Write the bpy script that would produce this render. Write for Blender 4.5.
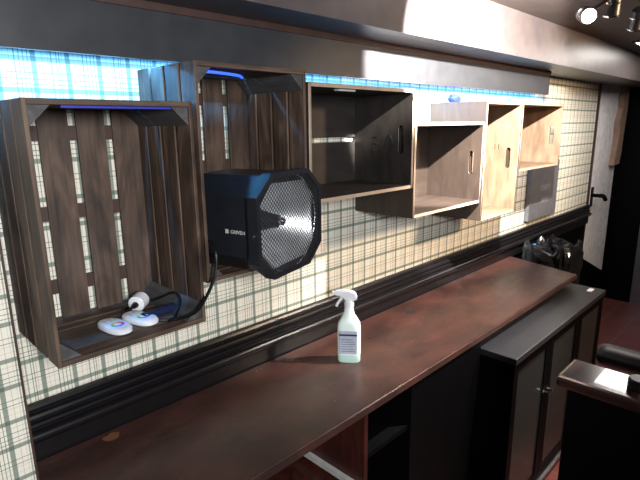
import bpy, bmesh, math, random
from mathutils import Vector, Matrix
random.seed(7)
for o in list(bpy.data.objects): bpy.data.objects.remove(o)
S = bpy.context.scene
COL = S.collection
# all measurements below are taken relative to the camera: X along the wall, Y towards it, Z up; W() moves them into the room
CY, CZ = -1.36, 1.75
def W(x, y, z): return Vector((x, y + CY, z + CZ))

# ---------------------------------------------------------------- camera, light, exposure
cam = bpy.data.cameras.new('camera'); co = bpy.data.objects.new('camera', cam); COL.objects.link(co)
S.camera = co
cam.sensor_width = 36; cam.sensor_fit = 'HORIZONTAL'; cam.lens = 36 * 495.0 / 640; cam.clip_start = 0.02
fw = Vector((0.69016278, 0.68744562, -0.2260395)); rt = Vector((0.70382078, -0.71028911, -0.01121145)); up = Vector((0.16826066, 0.15135357, 0.97405362))
m = Matrix((rt, up, -fw)).transposed().to_4x4(); m.translation = W(0, 0, 0); co.matrix_world = m

wd = bpy.data.worlds.new('world'); S.world = wd; wd.use_nodes = True
wd.node_tree.nodes['Background'].inputs[0].default_value = (0.75, 0.8, 1, 1)
wd.node_tree.nodes['Background'].inputs[1].default_value = 0.05
S.view_settings.view_transform = 'Standard'; S.view_settings.look = 'None'
S.view_settings.exposure = 0.0; S.view_settings.gamma = 1; S.view_settings.use_curve_mapping = False

def spot(name, pos, target, power, ang, blend, col, r=0.02):
    l = bpy.data.lights.new(name, 'SPOT'); l.energy = power; l.spot_size = math.radians(ang); l.spot_blend = blend
    l.color = col; l.shadow_soft_size = r
    o = bpy.data.objects.new(name, l); COL.objects.link(o); o.location = pos
    o.rotation_euler = (target - pos).to_track_quat('-Z', 'Y').to_euler(); return o
def area(name, pos, target, power, sx, sy, col):
    l = bpy.data.lights.new(name, 'AREA'); l.shape = 'RECTANGLE'; l.size = sx; l.size_y = sy; l.energy = power; l.color = col
    o = bpy.data.objects.new(name, l); COL.objects.link(o); o.location = pos
    o.rotation_euler = (target - pos).to_track_quat('-Z', 'Y').to_euler(); return o
L1 = W(1.5, .48, .43)
h, e = math.radians(54), math.radians(-13)
spot('crate_spot', L1, L1 + Vector((math.cos(h)*math.cos(e), math.sin(h)*math.cos(e), math.sin(e))), 860, 74, .22, (1, .95, .88), .012)
spot('counter_spot', W(1.98, .41, .42), W(1.85, 1.0, -.85), 240, 66, .6, (1, .93, .88), .015)
spot('room_fill', W(-.1, -.9, .20), W(.55, 1.36, -.25), 235, 86, .7, (.97, .985, 1), .2)  # added fill behind the camera, brightens the left wall and crates
spot('warm_fill', W(2.6, -.6, .42), W(2.75, 1.36, -.40), 185, 94, .7, (1, .68, .42), .08)  # added warm fill to lift the wall below the right crates
spot('front_glint_spot', W(2.9, -.45, .42), W(1.5, .87, -.85), 45, 56, .6, (1, .95, .9), .02)  # unseen, added for the bright line on the counter's front edge
area('led_light', W(1.85, 1.272, .171), W(1.85, 1.292, .0), 38, 3.2, .006, (.10, .45, 1))

# ---------------------------------------------------------------- materials
def nt(name):
    mt = bpy.data.materials.new(name); mt.use_nodes = True
    return mt, mt.node_tree.nodes, mt.node_tree.links, mt.node_tree.nodes['Principled BSDF']
def plain(name, col, rough=.5, metal=0, emit=None, es=0, coat=0, bump=0, spec=.5):
    mt, N, L, b = nt(name); b.inputs['Specular IOR Level'].default_value = spec
    b.inputs['Roughness'].default_value = rough; b.inputs['Metallic'].default_value = metal
    b.inputs['Coat Weight'].default_value = coat
    g = N.new('ShaderNodeNewGeometry'); n = N.new('ShaderNodeTexNoise'); n.inputs['Scale'].default_value = 22; n.inputs['Detail'].default_value = 5
    L.new(g.outputs['Position'], n.inputs['Vector'])
    r = N.new('ShaderNodeValToRGB'); c = Vector(col)
    r.color_ramp.elements[0].position = .3; r.color_ramp.elements[1].position = .7
    r.color_ramp.elements[0].color = (*(c*.85), 1); r.color_ramp.elements[1].color = (*(c*1.12), 1)
    L.new(n.outputs['Fac'], r.inputs[0]); L.new(r.outputs[0], b.inputs['Base Color'])
    if bump:
        bp = N.new('ShaderNodeBump'); bp.inputs['Strength'].default_value = bump; bp.inputs['Distance'].default_value = .004
        L.new(n.outputs['Fac'], bp.inputs['Height']); L.new(bp.outputs[0], b.inputs['Normal'])
    if emit: b.inputs['Emission Color'].default_value = (*emit, 1); b.inputs['Emission Strength'].default_value = es
    return mt
def wood(name, cols, axis, rough=.6, fine=90, along=3.0, bump=.25):
    """wood grain running along axis (0,1,2)"""
    mt, N, L, b = nt(name); b.inputs['Roughness'].default_value = rough
    g = N.new('ShaderNodeNewGeometry'); mp = N.new('ShaderNodeMapping'); L.new(g.outputs['Position'], mp.inputs['Vector'])
    sc = [fine]*3; sc[axis] = along; mp.inputs['Scale'].default_value = sc
    n = N.new('ShaderNodeTexNoise'); n.inputs['Scale'].default_value = 1; n.inputs['Detail'].default_value = 6; n.inputs['Roughness'].default_value = .65
    L.new(mp.outputs[0], n.inputs['Vector'])
    mp2 = N.new('ShaderNodeMapping'); L.new(g.outputs['Position'], mp2.inputs['Vector'])
    sc = [16]*3; sc[axis] = 5; mp2.inputs['Scale'].default_value = sc
    n2 = N.new('ShaderNodeTexNoise'); n2.inputs['Scale'].default_value = 1; n2.inputs['Detail'].default_value = 3; n2.inputs['Distortion'].default_value = 1.2
    L.new(mp2.outputs[0], n2.inputs['Vector'])
    mx = N.new('ShaderNodeMix'); mx.inputs[0].default_value = .55; L.new(n.outputs['Fac'], mx.inputs[2]); L.new(n2.outputs['Fac'], mx.inputs[3])
    r = N.new('ShaderNodeValToRGB'); el = r.color_ramp.elements
    el[0].position = .34; el[0].color = (*cols[0], 1); el[1].position = .66; el[1].color = (*cols[2], 1)
    k = el.new(.5); k.color = (*cols[1], 1)
    L.new(mx.outputs[0], r.inputs[0]); L.new(r.outputs[0], b.inputs['Base Color'])
    bp = N.new('ShaderNodeBump'); bp.inputs['Strength'].default_value = bump; bp.inputs['Distance'].default_value = .003
    L.new(n.outputs['Fac'], bp.inputs['Height']); L.new(bp.outputs[0], b.inputs['Normal'])
    return mt
def plaid(name, px=.155, pz=.168, ox=.404, oz=-.415, k=1.0):
    mt, N, L, b = nt(name); b.inputs['Roughness'].default_value = .75
    g = N.new('ShaderNodeNewGeometry'); sp = N.new('ShaderNodeSeparateXYZ'); L.new(g.outputs['Position'], sp.inputs[0])
    def ramp(src, off, per, bands):
        a = N.new('ShaderNodeMath'); a.operation = 'SUBTRACT'; L.new(src, a.inputs[0]); a.inputs[1].default_value = off - per*40
        d = N.new('ShaderNodeMath'); d.operation = 'DIVIDE'; L.new(a.outputs[0], d.inputs[0]); d.inputs[1].default_value = per
        f = N.new('ShaderNodeMath'); f.operation = 'FRACT'; L.new(d.outputs[0], f.inputs[0])
        r = N.new('ShaderNodeValToRGB'); r.color_ramp.interpolation = 'CONSTANT'; el = r.color_ramp.elements
        el[0].position = 0; el[0].color = (0, 0, 0, 1)
        el.remove(el[1])
        for (c, w, v) in bands:
            for p, q in ((c - w/2, v), (c + w/2, 0)):
                x = el.new(max(0, min(1, p/per))); x.color = (q, q, q, 1)
        L.new(f.outputs[0], r.inputs[0]); return r.outputs[0]
    s = k
    gx = ramp(sp.outputs[0], ox - .007*s, px*s, [(c*s, w*s, v) for c, w, v in ((.007, .0115, .72), (.047, .004, .6), (.0595, .0019, .85), (.0655, .0019, .85), (.085, .0115, .75), (.122, .0022, .8), (.132, .0022, .8), (.141, .0019, .8), (.150, .0019, .8))])
    gz = ramp(sp.outputs[2], oz + CZ - .007*s, pz*s, [(c*s, w*s, v) for c, w, v in ((.007, .0115, .72), (.021, .0020, .8), (.033, .0020, .8), (.047, .0020, .8), (.079, .0120, .72), (.124, .0020, .8), (.138, .0022, .75))])
    bx = ramp(sp.outputs[0], ox, px*s, [(c*s, w*s, v) for c, w, v in ((.020, .0022, .5), (.033, .0012, .45), (.064, .003, .35), (.092, .0012, .45), (.104, .002, .45))])
    bz = ramp(sp.outputs[2], oz + CZ, pz*s, [(c*s, w*s, v) for c, w, v in ((.055, .0025, .35), (.092, .0012, .45), (.108, .002, .4))])
    def mix(fac, A, B):
        x = N.new('ShaderNodeMix'); x.data_type = 'RGBA'; L.new(fac, x.inputs[0])
        if isinstance(A, tuple): x.inputs[6].default_value = (*A, 1)
        else: L.new(A, x.inputs[6])
        x.inputs[7].default_value = (*B, 1); return x.outputs[2]
    c = mix(bx, (.76, .72, .62), (.40, .28, .20)); c = mix(bz, c, (.40, .28, .20))
    c = mix(gx, c, (.055, .11, .08)); c = mix(gz, c, (.055, .11, .08))
    L.new(c, b.inputs['Base Color']); return mt

M = {}
DK = ((.012, .007, .005), (.060, .034, .022), (.130, .082, .056))
for a, n in enumerate('xyz'):
    M['crate_'+n] = wood('stained_crate_wood_'+n, DK, a)
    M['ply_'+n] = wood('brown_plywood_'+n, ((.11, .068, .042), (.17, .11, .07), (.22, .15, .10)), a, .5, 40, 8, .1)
    M['midply_'+n] = wood('stained_or_shaded_plywood_'+n, ((.022, .014, .010), (.030, .020, .015), (.043, .029, .022)), a, .5, 40, 8, .1)  # one crate's own stain, also the shade painted on two left panels
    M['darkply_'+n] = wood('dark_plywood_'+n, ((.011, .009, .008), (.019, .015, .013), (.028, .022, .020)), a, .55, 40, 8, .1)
M['post'] = wood('grey_post_wood', ((.025, .023, .023), (.055, .052, .052), (.09, .086, .084)), 1, .7)
M['plaid'] = plaid('plaid_wallpaper')
M['plaid_pier'] = plaid('plaid_wallpaper_pier', ox=.21, oz=-.43, k=.9)
M['valance'] = plain('dark_grey_paint', (.038, .039, .044), .36)
M['beam'] = plain('grey_brown_metal_paint', (.085, .070, .069), .38)
M['ceiling'] = plain('dark_ceiling_paint', (.10, .075, .068), .6)
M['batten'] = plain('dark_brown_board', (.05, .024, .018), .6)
M['black'] = plain('black_paint', (.0018, .0018, .0022), .5, spec=.08)
M['dado'] = plain('black_gloss_moulding', (.007, .006, .007), .28)
M['black_metal'] = plain('black_housing', (.010, .011, .015), .38, bump=.1)
M['rubber'] = plain('black_rubber', (.004, .004, .005), .35)
M['white'] = plain('white_plastic', (.75, .76, .8), .3)
M['label'] = plain('label_print', (.42, .45, .55), .5)
M['navy'] = plain('dark_print', (.03, .035, .06), .5)
M['chrome'] = plain('chrome', (.75, .75, .77), .15, 1)
M['mesh'] = plain('grille_wire', (.05, .05, .055), .4, .6)
M['mahogany'] = wood('mahogany', ((.02, .005, .004), (.042, .010, .007), (.07, .018, .011)), 2, .4, 50, 4, .05)
M['cap'] = wood('dark_mahogany_cap', ((.018, .008, .008), (.028, .012, .011), (.04, .018, .015)), 1, .2, 50, 4, .02)
M['paleboard'] = plain('white_painted_board', (.80, .77, .77), .6)
M['brick'] = plain('raw_brick', (.30, .19, .14), .9, bump=.8)
M['tape'] = plain('pale_strip', (.45, .44, .42), .6)
M['blue'] = plain('blue_fabric', (.02, .03, .5), .6)
M['slate'] = plain('slate', (.10, .10, .108), .5)
M['chalk'] = plain('chalk', (.22, .22, .24), .9)
M['ledglow'] = plain('led_glow', (.05, .05, .4), .5, emit=(.02, .10, 1), es=2)
M['glow'] = plain('lamp_glow', (1, 1, 1), .5, emit=(1, .98, .95), es=14)
M['steel'] = plain('dull_steel', (.35, .36, .38), .35, .9)
M['darktop'] = plain('black_worktop', (.020, .021, .025), .33)
M['stencil'] = plain('stencil_ink', (.012, .01, .01), .7)
M['knot'] = plain('raw_wood_chip', (.16, .06, .025), .8, bump=.5)

_c = M['cap'].node_tree.nodes['Principled BSDF']; _c.inputs['Specular IOR Level'].default_value = 1; _c.inputs['Coat Weight'].default_value = .8
def glass(name, col, rough=.05, alpha=None):
    mt, N, L, b = nt(name); b.inputs['Base Color'].default_value = (*col, 1); b.inputs['Roughness'].default_value = rough
    if alpha is None: b.inputs['Transmission Weight'].default_value = 1; b.inputs['IOR'].default_value = 1.3
    else: b.inputs['Alpha'].default_value = alpha
    return mt
M['doorglass'] = glass('door_glass', (.022, .028, .029), .12, .85)
# translucent bottle plastic
mt, N, L, b = nt('milky_bottle_plastic'); b.inputs['Base Color'].default_value = (.78, .88, .84, 1); b.inputs['Roughness'].default_value = .3
b.inputs['Subsurface Weight'].default_value = .3; b.inputs['Subsurface Radius'].default_value = (.01, .01, .01); M['bottle'] = mt
mt, N, L, b = nt('green_liquid'); b.inputs['Base Color'].default_value = (.55, .78, .70, 1); b.inputs['Roughness'].default_value = .2; M['liquid'] = mt
# rainbow ring on the remotes
mt, N, L, b = nt('colour_wheel'); tc = N.new('ShaderNodeTexCoord'); gr = N.new('ShaderNodeTexGradient'); gr.gradient_type = 'RADIAL'
L.new(tc.outputs['Object'], gr.inputs[0]); r = N.new('ShaderNodeValToRGB'); el = r.color_ramp.elements
el[0].color = (.02, .5, .15, 1); el[1].color = (.02, .5, .15, 1); el[1].position = 1
for p, c in ((.25, (.05, .1, .8, 1)), (.45, (.6, .02, .5, 1)), (.6, (.8, .02, .03, 1)), (.8, (.8, .6, .02, 1))):
    x = el.new(p); x.color = c
L.new(gr.outputs['Fac'], r.inputs[0]); L.new(r.outputs[0], b.inputs['Base Color']); M['wheel'] = mt
# counter laminate: dark brown, red patches, scratches
mt, N, L, b = nt('worn_counter_varnish')
g = N.new('ShaderNodeNewGeometry')
def noise(scale, det, mapsc=(1, 1, 1), rough=.5):
    mp = N.new('ShaderNodeMapping'); mp.inputs['Scale'].default_value = mapsc; L.new(g.outputs['Position'], mp.inputs['Vector'])
    n = N.new('ShaderNodeTexNoise'); n.inputs['Scale'].default_value = scale; n.inputs['Detail'].default_value = det; n.inputs['Roughness'].default_value = rough
    L.new(mp.outputs[0], n.inputs['Vector']); return n.outputs['Fac']
def ramp2(f, p0, c0, p1, c1):
    r = N.new('ShaderNodeValToRGB'); e_ = r.color_ramp.elements; e_[0].position = p0; e_[0].color = (*c0, 1); e_[1].position = p1; e_[1].color = (*c1, 1)
    L.new(f, r.inputs[0]); return r.outputs[0]
n1 = noise(4, 6, (1, 1.6, 1), .65); n2 = noise(14, 8, (1, 3, 1), .75)
c1 = ramp2(n1, .36, (.030, .016, .014), .68, (.078, .032, .025))
c2 = ramp2(n2, .60, (0, 0, 0), .72, (.5, .5, .5))
x = N.new('ShaderNodeMix'); x.data_type = 'RGBA'; L.new(c2, x.inputs[0]); L.new(c1, x.inputs[6]); x.inputs[7].default_value = (.17, .085, .065, 1)
L.new(x.outputs[2], b.inputs['Base Color'])
L.new(ramp2(n2, .3, (.24,)*3, .75, (.46,)*3), b.inputs['Roughness'])
M['counter'] = mt
# floor tiles
mt, N, L, b = nt('terracotta_tiles'); g = N.new('ShaderNodeNewGeometry'); bk = N.new('ShaderNodeTexBrick'); L.new(g.outputs['Position'], bk.inputs['Vector'])
bk.offset = 0; bk.inputs['Scale'].default_value = 1; bk.inputs['Brick Width'].default_value = .2; bk.inputs['Row Height'].default_value = .2; bk.inputs['Mortar Size'].default_value = .004
bk.inputs['Color1'].default_value = (.13, .035, .027, 1); bk.inputs['Color2'].default_value = (.10, .028, .022, 1); bk.inputs['Mortar'].default_value = (.14, .09, .075, 1)
L.new(bk.outputs[0], b.inputs['Base Color']); b.inputs['Roughness'].default_value = .4; M['floor'] = mt

# ---------------------------------------------------------------- helpers
def box(bm, x0, x1, y0, y1, z0, z1, bev=0):
    r = bmesh.ops.create_cube(bm, size=1)
    for v in r['verts']:
        v.co = Vector(((x0+x1)/2 + v.co.x*(x1-x0), (y0+y1)/2 + v.co.y*(y1-y0), (z0+z1)/2 + v.co.z*(z1-z0)))
    if bev:
        es = {e_ for v in r['verts'] for e_ in v.link_edges}
        bmesh.ops.bevel(bm, geom=list(es), offset=bev, segments=2, profile=.5, affect='EDGES')
def rbox(bm, *a, bev=0):
    """box given in camera-relative measurements"""
    x0, x1, y0, y1, z0, z1 = a; box(bm, x0, x1, y0+CY, y1+CY, z0+CZ, z1+CZ, bev)
def prism(bm, pts, axis_vec):
    """closed prism: polygon pts extruded by axis_vec"""
    a = [bm.verts.new(p) for p in pts]; b_ = [bm.verts.new(Vector(p) + axis_vec) for p in pts]; n = len(pts)
    f = [bm.faces.new(a), bm.faces.new(list(reversed(b_)))]
    for i in range(n): f.append(bm.faces.new((a[i], b_[i], b_[(i+1) % n], a[(i+1) % n])))
    bmesh.ops.recalc_face_normals(bm, faces=f)
def tube(bm, pts, r, seg=8, cap=True):
    pts = [Vector(p) for p in pts]; rings = []; prev = None
    for i, p in enumerate(pts):
        t = (pts[min(i+1, len(pts)-1)] - pts[max(i-1, 0)]).normalized()
        ref = prev if prev is not None else (Vector((0, 0, 1)) if abs(t.z) < .9 else Vector((1, 0, 0)))
        u = (ref - t*ref.dot(t)).normalized(); prev = u; v = t.cross(u)
        rr = r[i] if isinstance(r, (list, tuple)) else r
        rings.append([bm.verts.new(p + (u*math.cos(a) + v*math.sin(a))*rr) for a in [2*math.pi*k/seg for k in range(seg)]])
    fs = []
    for a, b_ in zip(rings, rings[1:]):
        for k in range(seg): fs.append(bm.faces.new((a[k], a[(k+1) % seg], b_[(k+1) % seg], b_[k])))
    if cap: fs.append(bm.faces.new(list(reversed(rings[0])))); fs.append(bm.faces.new(rings[-1]))
    bmesh.ops.recalc_face_normals(bm, faces=fs)
    return rings
def smooth_path(P, n=10):
    P = [Vector(p) for p in P]; out = []
    for i in range(len(P)-1):
        p0, p1, p2, p3 = P[max(i-1, 0)], P[i], P[i+1], P[min(i+2, len(P)-1)]
        for k in range(n):
            t = k/n; out.append(.5*((2*p1) + (p2-p0)*t + (2*p0-5*p1+4*p2-p3)*t*t + (-p0+3*p1-3*p2+p3)*t**3))
    return out + [P[-1]]
def link(name, bm, mat, parent=None, smooth=False, origin=None):
    """bm holds room coordinates; the mesh is made local to its own origin"""
    me = bpy.data.meshes.new(name)
    base = parent.matrix_world if parent else Matrix()
    if origin is None:
        cs = [v.co for v in bm.verts]
        lo = Vector((min(c.x for c in cs), min(c.y for c in cs), min(c.z for c in cs))); hi = Vector((max(c.x for c in cs), max(c.y for c in cs), max(c.z for c in cs)))
        origin = (lo+hi)/2
        if parent is None: origin.z = lo.z
    for v in bm.verts: v.co -= origin
    if smooth:
        for f in bm.faces: f.smooth = True
    bm.to_mesh(me); bm.free(); me.materials.append(M[mat] if isinstance(mat, str) else mat)
    if smooth: 
        try: me.set_sharp_from_angle(angle=math.radians(35))
        except Exception: pass
    o = bpy.data.objects.new(name, me); COL.objects.link(o)
    if parent:
        o.parent = parent; o.location = origin - WP[parent.name]; WP[o.name] = origin.copy()
    else: o.location = origin; WP[o.name] = origin.copy()
    return o
WP = {}          # world position of each unrotated object
def empty(name, loc, label, cat, group=None):
    o = bpy.data.objects.new(name, None); COL.objects.link(o); o.location = loc; o.empty_display_size = .05; WP[o.name] = Vector(loc)
    return tag(o, label, cat, group)
def tag(o, label, cat, group=None):
    o['label'] = label; o['category'] = cat
    if group: o['group'] = group
    return o
def struct(o, label=None, cat=None):
    o['kind'] = 'structure'
    if label: o['label'] = label; o['category'] = cat
    return o
def B(): return bmesh.new()
def boxobj(name, a, mat, parent=None, bev=0, rel=True):
    bm = B(); (rbox if rel else box)(bm, *a, bev=bev); return link(name, bm, mat, parent)
def text_mesh(name, txt, size, mat, parent, pos, xdir, ydir, ext=.0004):
    cu = bpy.data.curves.new(name, 'FONT'); cu.body = txt; cu.size = size; cu.extrude = ext; cu.align_x = 'CENTER'; cu.align_y = 'CENTER'
    t = bpy.data.objects.new('tmp', cu); COL.objects.link(t)
    me = bpy.data.meshes.new_from_object(t.evaluated_get(bpy.context.evaluated_depsgraph_get())); bpy.data.objects.remove(t)
    bm = B(); bm.from_mesh(me); xd = Vector(xdir).normalized(); yd = Vector(ydir).normalized(); zd = xd.cross(yd)
    R = Matrix((xd, yd, zd)).transposed()
    for v in bm.verts: v.co = R @ v.co + Vector(pos)
    return link(name, bm, mat, parent)

# ---------------------------------------------------------------- room
struct(boxobj('floor', (-3, 7, -4.5, 1.46, -1.85, -1.75), 'floor'), 'red terracotta tiled floor behind the bar', 'floor')
struct(boxobj('ceiling', (-3, 7, -4.5, 1.46, .50, .60), 'ceiling'), 'dark painted low ceiling above the bar', 'ceiling')
struct(boxobj('wall_back', (-3, 4.656, 1.36, 1.46, -.72, .50), 'plaid'), 'wall covered with green and cream plaid paper', 'wall')
struct(boxobj('wall_back_lower', (-3, 7, 1.352, 1.46, -1.75, -.72), 'black'), 'black lower wall below the moulding', 'wall')
struct(boxobj('wall_left', (-3, .252, 1.24, 1.358, -1.75, .305), 'plaid_pier'), 'plaid papered pier at the far left edge', 'wall')
struct(boxobj('trim_1', (.250, .2555, 1.2385, 1.2435, -1.75, .305), 'batten'), 'thin dark brown edging on plaid pier corner', 'trim')
bm = B(); rbox(bm, 5.45, 5.55, -4.5, 1.46, -1.75, .5); struct(link('wall_right', bm, 'black'), 'black end wall at the far right', 'wall')
# dado moulding: one profile run along the wall
prof = [(0, -.695), (.016, -.697), (.020, -.704), (.014, -.711), (.014, -.716), (.024, -.720), (.027, -.727), (.018, -.734), (.018, -.739), (.028, -.742), (.030, -.749), (.022, -.757), (.022, -.762)]
for k in range(9):
    a = math.pi*(.5 - k/8); prof.append((.026 + .016*math.cos(a), -.779 + .016*math.sin(a)))
prof += [(.020, -.797), (.020, -.86), (0, -.86)]
bm = B(); prism(bm, [W(.256, 1.352 - p, z) for p, z in prof], Vector((4.40, 0, 0)))
struct(link('trim_2', bm, 'dado', smooth=True), 'glossy black moulding running along the wall above counter', 'moulding')
# ceiling beam (soffit) with a joint
bm = B(); rbox(bm, -3, 2.080, 1.07, 1.36, .305, .50); rbox(bm, 2.085, 5.45, 1.07, 1.36, .305, .50); rbox(bm, 2.079, 2.086, 1.076, 1.3, .31, .5)
struct(link('trim_3', bm, 'beam'), 'grey boxed soffit beam under the ceiling', 'beam')
struct(boxobj('trim_beam_shadow', (.256, 3.28, 1.239, 1.2448, .286, .305), 'batten'), 'thin dark brown strip for the beam shadow along the valance top', 'trim')  # stands in for the shadow the beam casts on the valance
struct(boxobj('trim_5', (.256, 3.28, 1.245, 1.261, .168, .305), 'valance', bev=.001), 'dark grey valance board hiding the light strip', 'valance')
# door leaf / white panel at the far right
bm = B(); prism(bm, [W(x, 1.345, z) for x, z in ((4.664, .304), (5.20, .304), (5.19, .12), (5.13, -.02), (5.15, -.2), (5.10, -.387), (5.30, -.40), (5.30, -1.43), (4.664, -1.18))], Vector((0, .03, 0)))
d = struct(link('door_1', bm, 'paleboard'), 'white painted door panel beyond the wallpaper', 'door')
bm = B(); tube(bm, [W(4.70, 1.345, -.62), W(4.70, 1.27, -.62)], .016, 10); tube(bm, smooth_path([W(4.70, 1.275, -.62), W(4.78, 1.27, -.63), W(4.85, 1.268, -.67)], 4), [.018]*9, 8)
rbox(bm, 4.68, 4.73, 1.335, 1.345, -.72, -.55, bev=.003); link('door_handle', bm, 'black', d)
bm = B(); random.seed(3)
L_ = [(5.20, .304), (5.17, .2), (5.19, .12), (5.15, .04), (5.13, -.02), (5.16, -.1), (5.14, -.2), (5.12, -.3), (5.10, -.387)]
R_ = [(5.27, -.38), (5.30, -.28), (5.31, -.1), (5.33, .1), (5.32, .304)]
prism(bm, [W(x, 1.30 + .0*z, z) for x, z in L_ + R_], Vector((0, .05, 0)))
struct(link('trim_6', bm, 'brick'), 'ragged strip of bare brick beside white door', 'brickwork')
struct(boxobj('trim_7', (4.640, 4.664, 1.345, 1.36, -.72, .305), 'batten'), 'thin dark edging at the end of wallpaper', 'trim')
struct(boxobj('trim_8', (5.43, 5.45, .98, 1.10, -1.75, .30), 'steel'), 'grey upright frame on the black end wall', 'trim')

# ---------------------------------------------------------------- crates
YF, YB = 1.068, 1.356
def slat_crate(x0, x1, z0, z1, label, ygaps, battens):
    t = empty('slatted_crate', W((x0+x1)/2, (YF+YB)/2, z0), label, 'crate')
    th = .009
    for nm, xa, xb in (('side_panel', x0, x0+th), ('side_panel', x1-th, x1)):
        bm = B(); y = YF; n = 4; w = (YB-YF - .010*(n-1))/n
        for i in range(n): rbox(bm, xa, xb, y, y+w, z0, z1, bev=.0012); y += w + .010
        link(nm, bm, 'crate_z', t)
    for nm, za, zb in (('bottom_panel', z0, z0+.012), ('top_panel', z1-.012, z1)):
        bm = B(); ys = [YF+.0005] + [v for g_ in ygaps for v in g_] + [YB-.0005]
        for i in range(0, len(ys), 2): rbox(bm, x0+th+.0002, x1-th-.0002, ys[i], ys[i+1], za, zb, bev=.001)
        link(nm, bm, 'crate_x', t)
    bm = B(); n = 4; gap = .0145; xi0, xi1 = x0+th, x1-th; x = xi0 + (.078 if n == 0 else 0)
    w = (xi1 - xi0 - .0 - gap*n)/n; x = xi0 + gap
    # first slat hugs the left side, gaps between the rest
    x = xi0
    for i in range(n):
        rbox(bm, x, x+w, YB-.019, YB-.012, z0+.012, z1-.012, bev=.001); x += w + gap*n/(n-1)
    link('back_panel', bm, 'crate_z', t)
    for zb in battens:
        link('back_batten', (lambda b_: (rbox(b_, x0+th, x1-th, YB-.012, YB-.001, zb-.018, zb+.018), b_)[1])(B()), 'batten', t)
    c = .042
    for sx, sz in ((0, 0), (1, 0), (0, 1), (1, 1)):
        xx = xi0+.0003 if sx == 0 else xi1-.0003; zz = z0+.0125 if sz == 0 else z1-.0125
        dx = c if sx == 0 else -c; dz = c if sz == 0 else -c
        bm = B(); prism(bm, [W(xx, YF+.006, zz), W(xx+dx, YF+.006, zz), W(xx, YF+.006, zz+dz)], Vector((0, YB-YF-.03, 0)))
        link('corner_post', bm, 'post', t)
    return t
def panel_slot(bm_axis, name, u0, u1, v0, v1, slots, th, place, mat, parent):
    """flat panel with rounded handle slots, via a filled curve; place(u,v,w)->room point, w across thickness"""
    cu = bpy.data.curves.new('tmp', 'CURVE'); cu.dimensions = '2D'; cu.fill_mode = 'BOTH'; cu.extrude = th/2
    def poly(pts):
        s = cu.splines.new('POLY'); s.points.add(len(pts)-1); s.use_cyclic_u = True
        for p, q in zip(s.points, pts): p.co = (q[0], q[1], 0, 1)
    poly([(u0, v0), (u1, v0), (u1, v1), (u0, v1)])
    for (cu_, cv_, w, hgt) in slots:
        r = w/2; pts = []
        for k in range(9): a = math.pi*k/8; pts.append((cu_ + r*math.cos(a), cv_ + hgt/2 - r + r*math.sin(a)))
        for k in range(9): a = math.pi + math.pi*k/8; pts.append((cu_ + r*math.cos(a), cv_ - hgt/2 + r + r*math.sin(a)))
        poly(pts)
    t = bpy.data.objects.new('tmp', cu); COL.objects.link(t)
    me = bpy.data.meshes.new_from_object(t.evaluated_get(bpy.context.evaluated_depsgraph_get())); bpy.data.objects.remove(t)
    bm = B(); bm.from_mesh(me)
    for v in bm.verts: v.co = place(v.co.x, v.co.y, v.co.z)
    bmesh.ops.remove_doubles(bm, verts=bm.verts, dist=1e-5); bmesh.ops.recalc_face_normals(bm, faces=bm.faces)
    return link(name, bm, mat, parent)
M['edge'] = plain('spotlit_raw_ply_edge', (.36, .27, .20), .6)  # raw edge tone, paled further for the spot's strong light
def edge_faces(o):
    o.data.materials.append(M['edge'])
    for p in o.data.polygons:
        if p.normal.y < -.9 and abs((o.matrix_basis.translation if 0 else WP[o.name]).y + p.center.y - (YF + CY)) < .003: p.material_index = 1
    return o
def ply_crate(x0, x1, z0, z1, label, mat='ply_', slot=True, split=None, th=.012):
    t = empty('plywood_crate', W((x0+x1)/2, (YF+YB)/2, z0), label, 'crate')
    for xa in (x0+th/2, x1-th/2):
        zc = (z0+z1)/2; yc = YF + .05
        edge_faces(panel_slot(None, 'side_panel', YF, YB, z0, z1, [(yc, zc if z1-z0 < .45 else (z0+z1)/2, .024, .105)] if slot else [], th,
                   lambda u, v, w, xa=xa: W(xa + w, u, v), ('midply_' if (mat == 'ply_' and xa < (x0+x1)/2) else mat)+'z', t))  # darker left panels stand in for weaker light on that side
    for nm, a, b_ in (('bottom_panel', z0, z0+th), ('top_panel', z1-th, z1)):
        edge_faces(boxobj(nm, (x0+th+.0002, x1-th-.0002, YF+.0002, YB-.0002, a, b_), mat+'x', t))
    bm = B()
    if split: rbox(bm, x0+th+.0003, x1-th-.0003, YB-.010, YB-.001, z0+th+.0003, split[0]); rbox(bm, x0+th+.0003, x1-th-.0003, YB-.010, YB-.001, split[1], z1-th-.0003)
    else: rbox(bm, x0+th+.0003, x1-th-.0003, YB-.010, YB-.001, z0+th+.0003, z1-th-.0003)
    link('back_panel', bm, mat+'x', t)
    return t
GAPS = [(1.113, 1.123), (1.242, 1.254), (1.282, 1.290)]
cA = slat_crate(.287, .648, -.496, .057, 'dark slatted wooden crate on its end holding two white remotes', GAPS, (-.012, -.21, -.40))
cB = slat_crate(.660, 1.022, -.396, .152, 'dark slatted wooden crate on its end around black octagonal lamp', GAPS, (.08, -.12, -.31))
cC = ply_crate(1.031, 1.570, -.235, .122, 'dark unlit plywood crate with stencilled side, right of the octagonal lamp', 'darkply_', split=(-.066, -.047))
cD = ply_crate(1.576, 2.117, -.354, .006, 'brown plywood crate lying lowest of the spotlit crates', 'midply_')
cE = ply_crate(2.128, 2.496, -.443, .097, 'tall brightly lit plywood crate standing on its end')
cF = ply_crate(2.506, 3.056, -.242, .100, 'rightmost plywood crate above the dark menu board')
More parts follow.
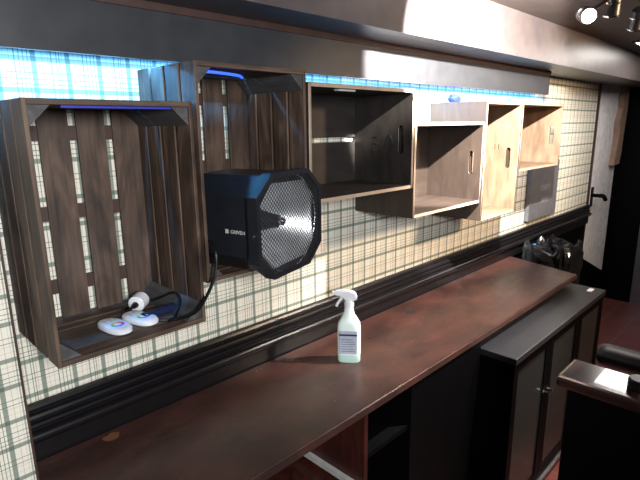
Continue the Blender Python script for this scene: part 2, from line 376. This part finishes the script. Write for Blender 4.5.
# stencils
text_mesh('stencil_mark', 'A', .075, 'stencil', cC, W(1.5575, 1.17, -.065), (0, -1, 0), (0, 0, 1))
text_mesh('stencil_mark', '7', .055, 'stencil', cC, W(1.5575, 1.175, -.135), (0, -1, 0), (0, 0, 1))
for k_, ch_ in enumerate('113'): text_mesh('stencil_mark', ch_, .035, 'stencil', cC, W(1.5575, 1.24, -.045 - .026*k_), (0, 0, -1), (0, -1, 0))
for k_ in range(2): text_mesh('stencil_mark', '1', .04, 'stencil', cE, W(2.4835, 1.19 - .02*k_, -.12), (0, -1, 0), (0, 0, 1))

# LED tape behind the valance
bm = B(); rbox(bm, .30, 3.27, 1.266, 1.278, .172, .176)
tag(link('led_glow_strip', bm, 'ledglow'), 'long blue light strip tucked behind the grey valance board', 'light strip')
bm = B(); tube(bm, smooth_path([W(.680, 1.085, .128), W(.72, 1.085, .130), W(.80, 1.09, .127), W(.83, 1.11, .124)], 6), .0035, 6)  # stands in for valance light seen between the top slats
tag(link('led_glow_strip', bm, 'ledglow'), 'short glowing blue strip standing in for light through the lamp crate slats', 'light strip')
bm = B(); rbox(bm, .36, .60, 1.080, 1.088, .0395, .0445)  # dim glow put in for light leaking past this crate's top slats
tag(link('led_glow_strip', bm, plain('dim_led_glow', (.02, .03, .3), .5, emit=(.03, .04, .8), es=.05)), 'dim blue strip standing in for slat light in crate with remotes', 'light strip')
# small pale fitting inside C
bm = B(); rbox(bm, 1.18, 1.26, 1.085, 1.105, .103, .1095, bev=.002)
tag(link('light_fitting', bm, 'tape'), 'small pale fitting under the top of the dark plywood crate', 'fitting')
# blue scraps above crates
def blob(pos, sx, sy, sz, label, seed):
    bm = B(); bmesh.ops.create_icosphere(bm, subdivisions=2, radius=1); rr = random.Random(seed)
    for v in bm.verts: v.co = Vector(pos) + Vector((v.co.x*sx, v.co.y*sy, v.co.z*sz))*(.75 + .4*rr.random())
    return tag(link('blue_cloth_scrap', bm, 'blue'), label, 'cloth', 'blue scraps above the crates')
blob(W(2.255, 1.30, .1185), .05, .03, .022, 'bright blue scrap lying on top of the tall crate, nearer to dark crate', 3)
blob(W(2.74, 1.25, .113), .018, .015, .012, 'tiny blue scrap on top of the rightmost plywood crate', 4)

# ---------------------------------------------------------------- octagonal strobe lamp
hd = math.radians(15); U = Vector((math.cos(hd), math.sin(hd), 0)); NV = Vector((math.sin(hd), -math.cos(hd), 0)); Zv = Vector((0, 0, 1))
O = W(.740, .9545, -.262)     # middle of the face's left edge
def lp(u, n, z): return O + U*u + NV*n + Zv*z
def octo(w0, w1, z0, z1, cx, cz_): return [(w0, z0+cz_), (w0, z1-cz_), (w0+cx, z1), (w1-cx, z1), (w1, z1-cz_), (w1, z0+cz_), (w1-cx, z0), (w0+cx, z0)]
lampT = empty('octagonal_lamp', lp(.158, -.12, -.121), 'black octagonal floodlight with wire grille standing in slatted crate', 'lamp')
def ring(bm, outer, inner, n0, n1):
    k = len(outer); vs = [[bm.verts.new(lp(p[0], n, p[1])) for p in pts] for pts, n in ((outer, n0), (outer, n1), (inner, n1), (inner, n0))]
    fs = []
    for a in range(4):
        A, C = vs[a], vs[(a+1) % 4]
        for i in range(k): fs.append(bm.faces.new((A[i], A[(i+1) % k], C[(i+1) % k], C[i])))
    bmesh.ops.recalc_face_normals(bm, faces=fs)
oF = octo(0, .318, -.137, .143, .068, .054); oI = octo(.013, .305, -.125, .131, .062, .050)
bm = B(); ring(bm, oF, oI, -.03, 0); link('front_frame', bm, 'black_metal', lampT)
# housing with an open front; closed back
oH = octo(.006, .282, -.119, .137, .062, .050); oHi = octo(.009, .279, -.116, .134, .060, .048)
bm = B(); ring(bm, oH, oHi, -.235, -.031); 
prism(bm, [lp(u, -.235, z) for u, z in oH], -NV*.004)
hs = link('housing', bm, 'black_metal', lampT)
bm = B()
for s in (0,):
    prism(bm, [lp(.0055, -.0375, -.085), lp(.0055, -.0390, -.085), lp(.0055, -.0390, .085), lp(.0055, -.0375, .085)], U*-.002)
link('housing_seam', bm, 'rubber', lampT)
# reflector bowl
bm = B(); cu_, cz_ = .153, .003; rings = []
for i in range(13):
    t = i/12; r_ = .128*t + .012; dpt = -.150 + .142*(t**1.3)
    rings.append([bm.verts.new(lp(cu_ + r_*1.02*math.cos(a), dpt, cz_ + r_*.96*math.sin(a))) for a in [2*math.pi*k/48 for k in range(48)]])
for a, b_ in zip(rings, rings[1:]):
    for k in range(48): bm.faces.new((a[k], a[(k+1) % 48], b_[(k+1) % 48], b_[k]))
bm.faces.new(rings[0])
bmesh.ops.recalc_face_normals(bm, faces=bm.faces)
link('reflector', bm, plain('brushed_reflector', (.8, .82, .85), .36, .7, bump=.1), lampT, smooth=True)
# black baffle between bowl rim and frame
bm = B(); oct2 = [(u, z) for u, z in oI]; C8 = [lp(u, -.010, z) for u, z in oct2]
ov = [bm.verts.new(p) for p in C8]; iv = [bm.verts.new(lp(cu_ + .1405*math.cos(a), -.010, cz_ + .132*math.sin(a)) if False else lp(min(max(cu_ + .1425*math.cos(a), .014), .304), -.0100, min(max(cz_ + .134*math.sin(a), -.124), .130))) for a in [math.atan2(z-cz_, u-cu_) for u, z in oct2]]
for i in range(8): bm.faces.new((ov[i], ov[(i+1) % 8], iv[(i+1) % 8], iv[i]))
link('baffle', bm, 'rubber', lampT)
# bulb and its cone-shaped holder
bm = B(); a0, a1 = lp(cu_-.02, -.135, cz_), lp(cu_+.004, -.045, cz_+.0)
tube(bm, [a0, a0.lerp(a1, .45), a0.lerp(a1, .75), a1], [.034, .030, .022, .018], 16); link('bulb_holder', bm, 'black_metal', lampT, smooth=True)
bm = B(); tube(bm, [a1, a1 + NV*.015, a1 + NV*.022], [.012, .012, .005], 12); link('bulb', bm, 'chrome', lampT, smooth=True)
# wire grille
def inside(u, z, P):
    c = 0
    for i in range(len(P)):
        (x1, y1), (x2, y2) = P[i], P[(i+1) % len(P)]
        if (y1 > z) != (y2 > z) and u < (x2-x1)*(z-y1)/(y2-y1) + x1: c ^= 1
    return c
bm = B(); step = .0092; wr = .0012
for sgn in (1, -1):
    for k in range(-60, 60):
        c0 = k*step*1.414; seg = []
        for j in range(-300, 300):
            s_ = j*.0015; u = .159 + s_*.7071; z = .003 + sgn*s_*.7071 + c0
            if inside(u, z, oI): seg.append((u, z))
        if len(seg) > 3:
            p, q = lp(seg[0][0], -.004 + sgn*.0006, seg[0][1]), lp(seg[-1][0], -.004 + sgn*.0006, seg[-1][1])
            tube(bm, [p, q], wr, 4, cap=False)
link('wire_grille', bm, 'mesh', lampT)
text_mesh('logo', 'GRIVEN', .0135, 'tape', lampT, lp(.0035, -.066, -.003), -NV*-1, (0, 0, 1))
bm = B(); prism(bm, [lp(.0055, -.107, -.008), lp(.0055, -.098, -.008), lp(.0055, -.098, .003), lp(.0055, -.107, .003)], U*-.0015); link('logo_square', bm, 'tape', lampT)
bm = B(); tube(bm, [lp(.001, -.014, -.008), lp(-.0025, -.014, -.008)], .003, 8); link('screw', bm, 'chrome', lampT)

# ---------------------------------------------------------------- remotes, plug, cable in crate A
ZA = -.4838
def remote(x, y, rot, label):
    t = empty('remote_control', W(x, y, ZA), label, 'remote control', 'white remote controls')
    R = Matrix.Rotation(rot, 4, 'Z')
    def T(bm, nm, mat, sm=False):
        for v in bm.verts: v.co = R @ v.co + t.location
        return link(nm, bm, mat, t, smooth=sm, origin=None)
    bm = B(); pr = []
    for zz, s_ in ((0, .86), (.004, 1), (.012, 1), (.0155, .93), (.017, .8)):
        pr.append([bm.verts.new((.027*s_*abs(math.cos(a))**.75*(1 if math.cos(a) > 0 else -1), .055*s_*abs(math.sin(a))**.75*(1 if math.sin(a) > 0 else -1), zz)) for a in [2*math.pi*(k+.5)/32 for k in range(32)]])
    for a, b_ in zip(pr, pr[1:]):
        for k in range(32): bm.faces.new((a[k], a[(k+1) % 32], b_[(k+1) % 32], b_[k]))
    bm.faces.new(pr[-1]); bm.faces.new(list(reversed(pr[0]))); bmesh.ops.recalc_face_normals(bm, faces=bm.faces); T(bm, 'body', 'white', True)
    bm = B(); n = 32; A = [bm.verts.new((.016*math.cos(2*math.pi*k/n), -.014 + .016*math.sin(2*math.pi*k/n), .0178)) for k in range(n)]
    C = [bm.verts.new((.009*math.cos(2*math.pi*k/n), -.014 + .009*math.sin(2*math.pi*k/n), .0178)) for k in range(n)]
    for k in range(n): bm.faces.new((A[k], A[(k+1) % n], C[(k+1) % n], C[k]))
    T(bm, 'colour_ring', 'wheel')
    for bx, by in ((-.012, .028), (0, .028), (.012, .028), (-.012, .018), (.012, .018)):
        bm = B(); tube(bm, [(bx, by, .016), (bx, by, .0180)], .0032, 10); T(bm, 'button', 'label')
    return t
remote(.448, 1.160, math.radians(8), 'white remote control with colour ring, left of the two')
remote(.515, 1.165, math.radians(14), 'white remote control with colour ring, right of two beside plug')
pt = empty('power_plug', W(.558, 1.248, ZA), 'round white plug lying in the dark slatted crate', 'plug')
ax = Vector((.72, .62, .06)).normalized(); p0 = W(.553, 1.246, ZA+.0235)
bm = B(); tube(bm, [p0 - ax*.022, p0 - ax*.018, p0 + ax*.016, p0 + ax*.022], [.016, .022, .022, .017], 18); link('body', bm, 'white', pt, smooth=True)
bm = B(); tube(bm, [p0 - ax*.023, p0 - ax*.036], [.009, .006], 12); link('cable_grip', bm, 'rubber', pt)
for s_ in (-1, 1):
    q = p0 + ax*.022 + Vector((-.62, .72, 0))*.009*s_; bm = B(); tube(bm, [q, q + ax*.018], .0022, 8); link('pin', bm, 'chrome', pt)
bm = B(); rbox(bm, -.055, .055, -.016, .016, 0, .020, bev=.008)
cm = W(0, 0, 0)
for v in bm.verts: v.co = Matrix.Rotation(math.radians(8), 4, 'Z') @ (v.co - cm) + W(.572, 1.165, ZA+.001)
tag(link('power_adapter', bm, plain('navy_gloss_plastic', (.012, .016, .04), .25)), 'small glossy dark blue power adapter beside the white plug', 'adapter')
bm = B()
tube(bm, smooth_path([p0 - ax*.036, W(.508, 1.238, ZA+.006), W(.53, 1.275, ZA+.004), W(.60, 1.26, ZA+.012), W(.630, 1.20, ZA+.040), W(.622, 1.15, ZA+.035), W(.585, 1.11, ZA+.008), W(.560, 1.10, ZA+.005)], 8), .0035, 8)
tag(link('coiled_cable', bm, 'rubber'), 'thin black cord looping behind the remotes from the plug', 'cord')
bm = B()
tube(bm, smooth_path([W(.545, 1.125, ZA+.005), W(.585, 1.095, ZA+.006), W(.615, 1.055, ZA+.03), W(.645, 1.035, ZA+.085), W(.662, 1.030, ZA+.135), W(.668, 1.038, ZA+.18), W(.678, 1.085, ZA+.195), W(.69, 1.15, ZA+.125), W(.70, 1.22, ZA+.1075)], 8), .0042, 8)
tag(link('arching_cable', bm, 'rubber'), 'grey black cable arching from remotes crate over to the lamp crate', 'cord')

# ---------------------------------------------------------------- menu board
mb = empty('menu_board', W(3.56, 1.333, -.655), 'dark slate menu board with chalk writing under rightmost crate', 'menu board')
boxobj('board', (3.33, 3.82, 1.326, 1.352, -.655, -.262), 'slate', mb, bev=.002)
text_mesh('chalk_writing', 'ENJOY', .06, 'chalk', mb, W(3.60, 1.3255, -.445), (1, 0, .0), (0, 0, 1))
text_mesh('chalk_writing', 'NEXT', .055, 'chalk', mb, W(3.60, 1.3255, -.535), (1, 0, .0), (0, 0, 1))

# ---------------------------------------------------------------- counter and what stands under it
bm = B(); tc_ = -.849; prism(bm, [W(.256, 1.330, tc_), W(3.10, 1.330, tc_), W(2.96, .872, tc_), W(.256, .868, tc_)], Vector((0, 0, -.032)))
bmesh.ops.bevel(bm, geom=[e_ for e_ in bm.edges if abs(e_.verts[0].co.z - e_.verts[1].co.z) < 1e-4], offset=.005, segments=3, affect='EDGES')
ct = tag(link('bar_counter', bm, 'counter'), 'long worn red brown counter top under the crates', 'counter')
def chip(x, y, r, seed):
    bm = B(); rr = random.Random(seed); vs = [bm.verts.new(W(x + r*1.3*math.cos(a)*(.7+.5*rr.random()), y + r*math.sin(a)*(.7+.5*rr.random()), tc_+.0006)) for a in [2*math.pi*k/14 for k in range(14)]]
    bm.faces.new(vs); c_ = W(x, y, tc_+.0012)
    vs2 = [bm.verts.new(W(x + r*.7*math.cos(a), y + r*.55*math.sin(a), tc_+.0012)) for a in [2*math.pi*k/10 for k in range(10)]]
    return bm
bm = chip(.457, 1.291, .020, 1); vv = [v for v in bm.verts if v.link_faces]; [bm.verts.remove(v) for v in list(bm.verts) if not v.link_faces]
link('chipped_hole', bm, 'knot', ct)
bm = chip(1.822, 1.231, .022, 2); [bm.verts.remove(v) for v in list(bm.verts) if not v.link_faces]; link('cable_hole', bm, 'stencil', ct)
# mahogany carcass
uc = empty('shelf_cabinet', W(.80, 1.10, -1.75), 'open mahogany shelf unit beneath the long counter', 'cabinet')
for x in (.262, 1.073): boxobj('upright', (x, x+.019, .882, 1.325, -1.75, -.882), 'mahogany', uc, bev=.001)
boxobj('back_board', (.262, 1.325, 1.326, 1.345, -1.75, -.882), 'mahogany', uc)
boxobj('shelf', (1.0925, 1.322, .886, 1.325, -1.055, -1.037), 'black', uc)
boxobj('shelf', (.2815, 1.0725, .90, 1.325, -1.20, -1.182), 'mahogany', uc)
boxobj('base', (.2815, 1.0725, .90, 1.325, -1.75, -1.69), 'mahogany', uc)
bm = B(); rbox(bm, 1.056, 1.0725, .888, 1.20, -1.158, -1.140); link('shelf_rail', bm, 'tape', uc)['label'] = 'pale runner screwed to the upright'
bl = boxobj('cabinet', (1.325, 1.83, .878, 1.325, -1.75, -.883), 'black', bev=.002); bl.name = 'black_cupboard'
tag(bl, 'plain black cupboard between mahogany shelf and glass door cabinet', 'cupboard')
# glass door back-bar cabinet
gx0, gx1, gy0, gy1, gz0, gz1 = 1.838, 3.00, .735, 1.29, -1.70, -.92
gc = empty('glass_door_cabinet', W((gx0+gx1)/2, 1.0, -1.75), 'black bar cabinet with glass doors and dusty top', 'cabinet')
boxobj('top_panel', (gx0-.004, gx1+.004, gy0-.008, gy1, gz1-.028, gz1), 'darktop', gc, bev=.003)
bm = B(); rbox(bm, gx0, gx0+.02, gy0+.022, gy1, gz0, gz1-.029); rbox(bm, gx1-.02, gx1, gy0+.022, gy1, gz0, gz1-.029); rbox(bm, gx0+.02, gx1-.02, gy1-.02, gy1, gz0, gz1-.029); rbox(bm, gx0+.02, gx1-.02, gy0+.03, gy1-.02, gz0, gz0+.03)
link('body', bm, 'black', gc)
boxobj('plinth', (gx0+.01, gx1-.01, gy0+.03, gy1-.02, -1.75, gz0-.0005), 'black', gc)
boxobj('inner_shelf', (gx0+.021, gx1-.021, gy0+.05, gy1-.021, -1.33, -1.32), 'steel', gc)
bm = B(); rbox(bm, gx0+.03, gx1-.03, gy0-.0115, gy0+.018, gz0-.03, gz0-.012, bev=.002); link('sill', bm, 'steel', gc)
n = 3; w = (gx1-gx0)/n
for i in range(n):
    a, b_ = gx0 + i*w + .002, gx0 + (i+1)*w - .002; z0, z1 = gz0+.002, gz1-.03
    bm = B(); fr = .042
    rbox(bm, a, a+fr, gy0, gy0+.02, z0, z1); rbox(bm, b_-fr, b_, gy0, gy0+.02, z0, z1); rbox(bm, a+fr, b_-fr, gy0, gy0+.02, z0, z0+fr); rbox(bm, a+fr, b_-fr, gy0, gy0+.02, z1-fr, z1)
    dr = link('door', bm, 'black', gc)
    boxobj('glass_pane', (a+fr, b_-fr, gy0+.006, gy0+.011, z0+fr, z1-fr), 'doorglass', dr)
    bm = B(); hx = b_-.02 if i == 0 else a+.02; p = W(hx, gy0, -1.22); tube(bm, [p, p + Vector((0, -.012, 0)), p + Vector((0, -.022, 0))], [.006, .006, .011], 12); link('knob', bm, 'chrome', dr, smooth=True)
tag(boxobj('price_tag', (2.90, 2.96, .775, .800, gz1+.0002, gz1+.006), 'white', bev=.002), 'small white tag on far corner of black cabinet', 'tag')

# ---------------------------------------------------------------- spray bottle
sb = empty('spray_bottle', W(1.270, 1.120, tc_), 'white trigger spray bottle with pale green liquid on counter', 'bottle')
def bsec(z, hx, hy, ex=.55, n=28):
    return [(hx*abs(math.cos(a))**ex*(1 if math.cos(a) >= 0 else -1), hy*abs(math.sin(a))**ex*(1 if math.sin(a) >= 0 else -1), z) for a in [2*math.pi*(k+.5)/n for k in range(n)]]
BR = Matrix.Rotation(math.radians(-52), 4, 'Z')   # wide side turned towards the camera
def bput(bm, nm, mat, sm=True):
    for v in bm.verts: v.co = BR @ v.co + sb.location
    return link(nm, bm, mat, sb, smooth=sm)
def loft(secs):
    bm = B(); rs = [[bm.verts.new(p) for p in s_] for s_ in secs]; k = len(rs[0])
    for a, b_ in zip(rs, rs[1:]):
        for i in range(k): bm.faces.new((a[i], a[(i+1) % k], b_[(i+1) % k], b_[i]))
    bm.faces.new(list(reversed(rs[0]))); bm.faces.new(rs[-1]); bmesh.ops.recalc_face_normals(bm, faces=bm.faces); return bm
bput(loft([bsec(0, .040, .026), bsec(.004, .0425, .028), bsec(.030, .0425, .028)]), 'liquid', 'liquid')
bput(loft([bsec(.0301, .0425, .028), bsec(.128, .0425, .028), bsec(.146, .040, .027), bsec(.163, .031, .024, .7), bsec(.180, .021, .019, .9), bsec(.200, .0155, .0155, 1), bsec(.214, .0145, .0145, 1)]), 'body', 'bottle')
bm = B(); box(bm, -.033, .030, -.0292, -.0284, .036, .125, bev=.0003); bput(bm, 'label_sheet', 'label', False)
bm = B(); box(bm, -.034, .031, -.0298, -.0290, .106, .113); bput(bm, 'label_band', 'navy', False)
for i in range(6):
    bm = B(); box(bm, -.028, .024 - .004*(i % 3), -.0297, -.0291, .046+.009*i, .0475+.009*i); bput(bm, 'label_text', 'navy', False)
bm = B(); tube(bm, [(0, 0, .210), (0, 0, .236)], .0175, 20); bput(bm, 'collar', 'white')
bm = B(); prism(bm, [(.024, -.011, .234), (.030, -.011, .244), (.024, -.011, .262), (.004, -.011, .271), (-.030, -.011, .272), (-.052, -.011, .267), (-.054, -.011, .254), (-.030, -.011, .249), (-.012, -.011, .236)], Vector((0, .022, 0)))
bmesh.ops.bevel(bm, geom=list(bm.edges), offset=.003, segments=2, affect='EDGES'); bput(bm, 'spray_head', 'white')
bm = B(); tube(bm, smooth_path([(-.026, 0, .250), (-.030, 0, .236), (-.040, 0, .222), (-.046, 0, .208)], 4), [.006]*6 + [.005]*7, 8); bput(bm, 'trigger', 'white')
bm = B(); tube(bm, [(-.053, 0, .260), (-.060, 0, .260)], .007, 12); bput(bm, 'nozzle', 'white')

# ---------------------------------------------------------------- bin with black bag beyond the counter
bn = empty('waste_bin', W(3.42, 1.16, -1.75), 'black waste bin lined with shiny black plastic bag beyond counter', 'bin')
bm = B(); vs = []
for z, s_ in ((-1.75, .82), (-.84, 1)):
    vs.append([bm.verts.new(W(3.36 + sx*.155*s_, 1.16 + sy*.13*s_, z)) for sx, sy in ((-1, -1), (1, -1), (1, 1), (-1, 1))])
for i in range(4): bm.faces.new((vs[0][i], vs[0][(i+1) % 4], vs[1][(i+1) % 4], vs[1][i]))
bm.faces.new(vs[0]); bm.faces.new(vs[1]); bmesh.ops.recalc_face_normals(bm, faces=bm.faces); link('bin_body', bm, 'black', bn)
bm = B(); rr = random.Random(11); n = 56; rows = []
for j, (z, s_) in enumerate(((-1.08, 1.02), (-1.02, 1.06), (-.96, 1.05), (-.90, 1.09), (-.85, 1.07), (-.80, 1.10), (-.765, 1.05), (-.755, .96), (-.79, .86), (-.80, .5), (-.80, .15))):
    row = []
    for k in range(n):
        a = 2*math.pi*k/n; ex = .45; cx_, sy_ = math.cos(a), math.sin(a)
        jit = 1 + .05*math.sin(k*1.7 + j*.9) + .045*(rr.random()-.5)
        row.append(bm.verts.new(W(3.36 + .17*s_*jit*abs(cx_)**ex*(1 if cx_ > 0 else -1), 1.155 + .138*s_*jit*abs(sy_)**ex*(1 if sy_ > 0 else -1), z - .035 + .028*(rr.random()-.5) + (.028*math.sin(k*.8) if j > 4 else .05*math.sin(k*.5) if j == 0 else 0))))
    rows.append(row)
for a, b_ in zip(rows, rows[1:]):
    for k in range(n): bm.faces.new((a[k], a[(k+1) % n], b_[(k+1) % n], b_[k]))
link('bin_bag', bm, plain('shiny_black_plastic', (.012, .013, .015), .16), bn)

# ---------------------------------------------------------------- half wall with cap, and stool
hw = empty('bar_end_post', W(1.46, .0, -1.75), 'black bar end partition with glossy dark wood cap, lower right corner', 'partition')
bm = B(); rbox(bm, 1.378, 1.530, -.35, .433, -.735, -.70, bev=.010); link('cap', bm, 'cap', hw)
boxobj('panel', (1.400, 1.512, -.33, .405, -1.75, -.736), 'black', hw, bev=.003)
bm = B(); c0 = W(1.463, .247, -.700); tube(bm, [c0, c0 + Vector((0, 0, .004)), c0 + Vector((0, 0, .022)), c0 + Vector((0, 0, .026))], [.025, .028, .028, .024], 28)
tag(link('round_puck', bm, 'rubber', smooth=True), 'round black puck standing on the glossy partition cap', 'puck')
st = empty('bar_rail', W(1.80, .1, -1.75), 'thick padded black rail behind the partition cap', 'rail')
bm = B(); r0 = W(1.790, .425, -.775); dv = Vector((0, -1, 0))
tube(bm, [r0 + Vector((0, .012, 0)), r0 + Vector((0, .009, 0)), r0, r0 + dv*.02, r0 + dv*.7], [.012, .024, .034, .039, .039], 20); link('padded_bar', bm, 'rubber', st, smooth=True)
boxobj('post', (1.77, 1.81, .17, .30, -1.75, -.812), 'black', st, bev=.003)

# ---------------------------------------------------------------- track spots on the ceiling
tk = tag(boxobj('light_track', (1.9, 3.6, .585, .615, .482, .4995), 'black'), 'black lighting track on the ceiling carrying three spots', 'track')
pl = empty('added_glare_panel', W(4.15, .595, .4995), 'flat glowing panel added out of view to put glare on the cap', 'light')  # unseen panel added so the partition cap shows white glare
bm = B(); rbox(bm, 3.78, 4.52, .245, .945, .486, .4995, bev=.002); link('frame', bm, 'valance', pl)
bm = B(); rbox(bm, 3.80, 4.50, .265, .925, .483, .4858); link('glare_face', bm, plain('glare_panel_glow', (.8, .8, .8), .5, emit=(1, .95, .9), es=13), pl)
def spotlight(pos, aim, lit, label, arm_to=None):
    t = empty('track_spotlight', pos, label, 'spotlight', 'track spotlights')
    a = Vector(aim).normalized()
    bm = B(); tube(bm, [pos - a*.085, pos - a*.075, pos - a*.004, pos], [.015, .026, .029, .031], 20); link('lamp_body', bm, 'black_metal', t, smooth=True)
    bm = B(); tube(bm, [pos - a*.002, pos + a*.004], [.0325, .0325], 24); tube(bm, [pos - a*.05, pos - a*.044], [.030, .030], 24); link('chrome_ring', bm, 'chrome', t, smooth=True)
    bm = B(); tube(bm, [pos + a*.0042, pos + a*.0055], [.027, .025], 24); link('lamp_face', bm, 'glow' if lit else 'doorglass', t, smooth=True)
    q = pos - a*.05; bm = B(); tp = arm_to or Vector((q.x, W(0, .60, 0).y, CZ + .482)); tube(bm, [q, q.lerp(tp, .5) + Vector((0, 0, .004)), tp], .007, 8); link('arm', bm, 'chrome', t)
    return t
spotlight(W(2.20, .71, .400), (-.75, -.55, -.30), True, 'glowing ceiling spotlight pointing towards the viewer')
spotlight(W(2.33, .665, .415), (.35, .15, -.92), False, 'unlit black and chrome ceiling spot just right of glowing one')
spotlight(W(2.62, .65, .40), (.5, .2, -.85), False, 'unlit ceiling spotlight at the right edge of view')
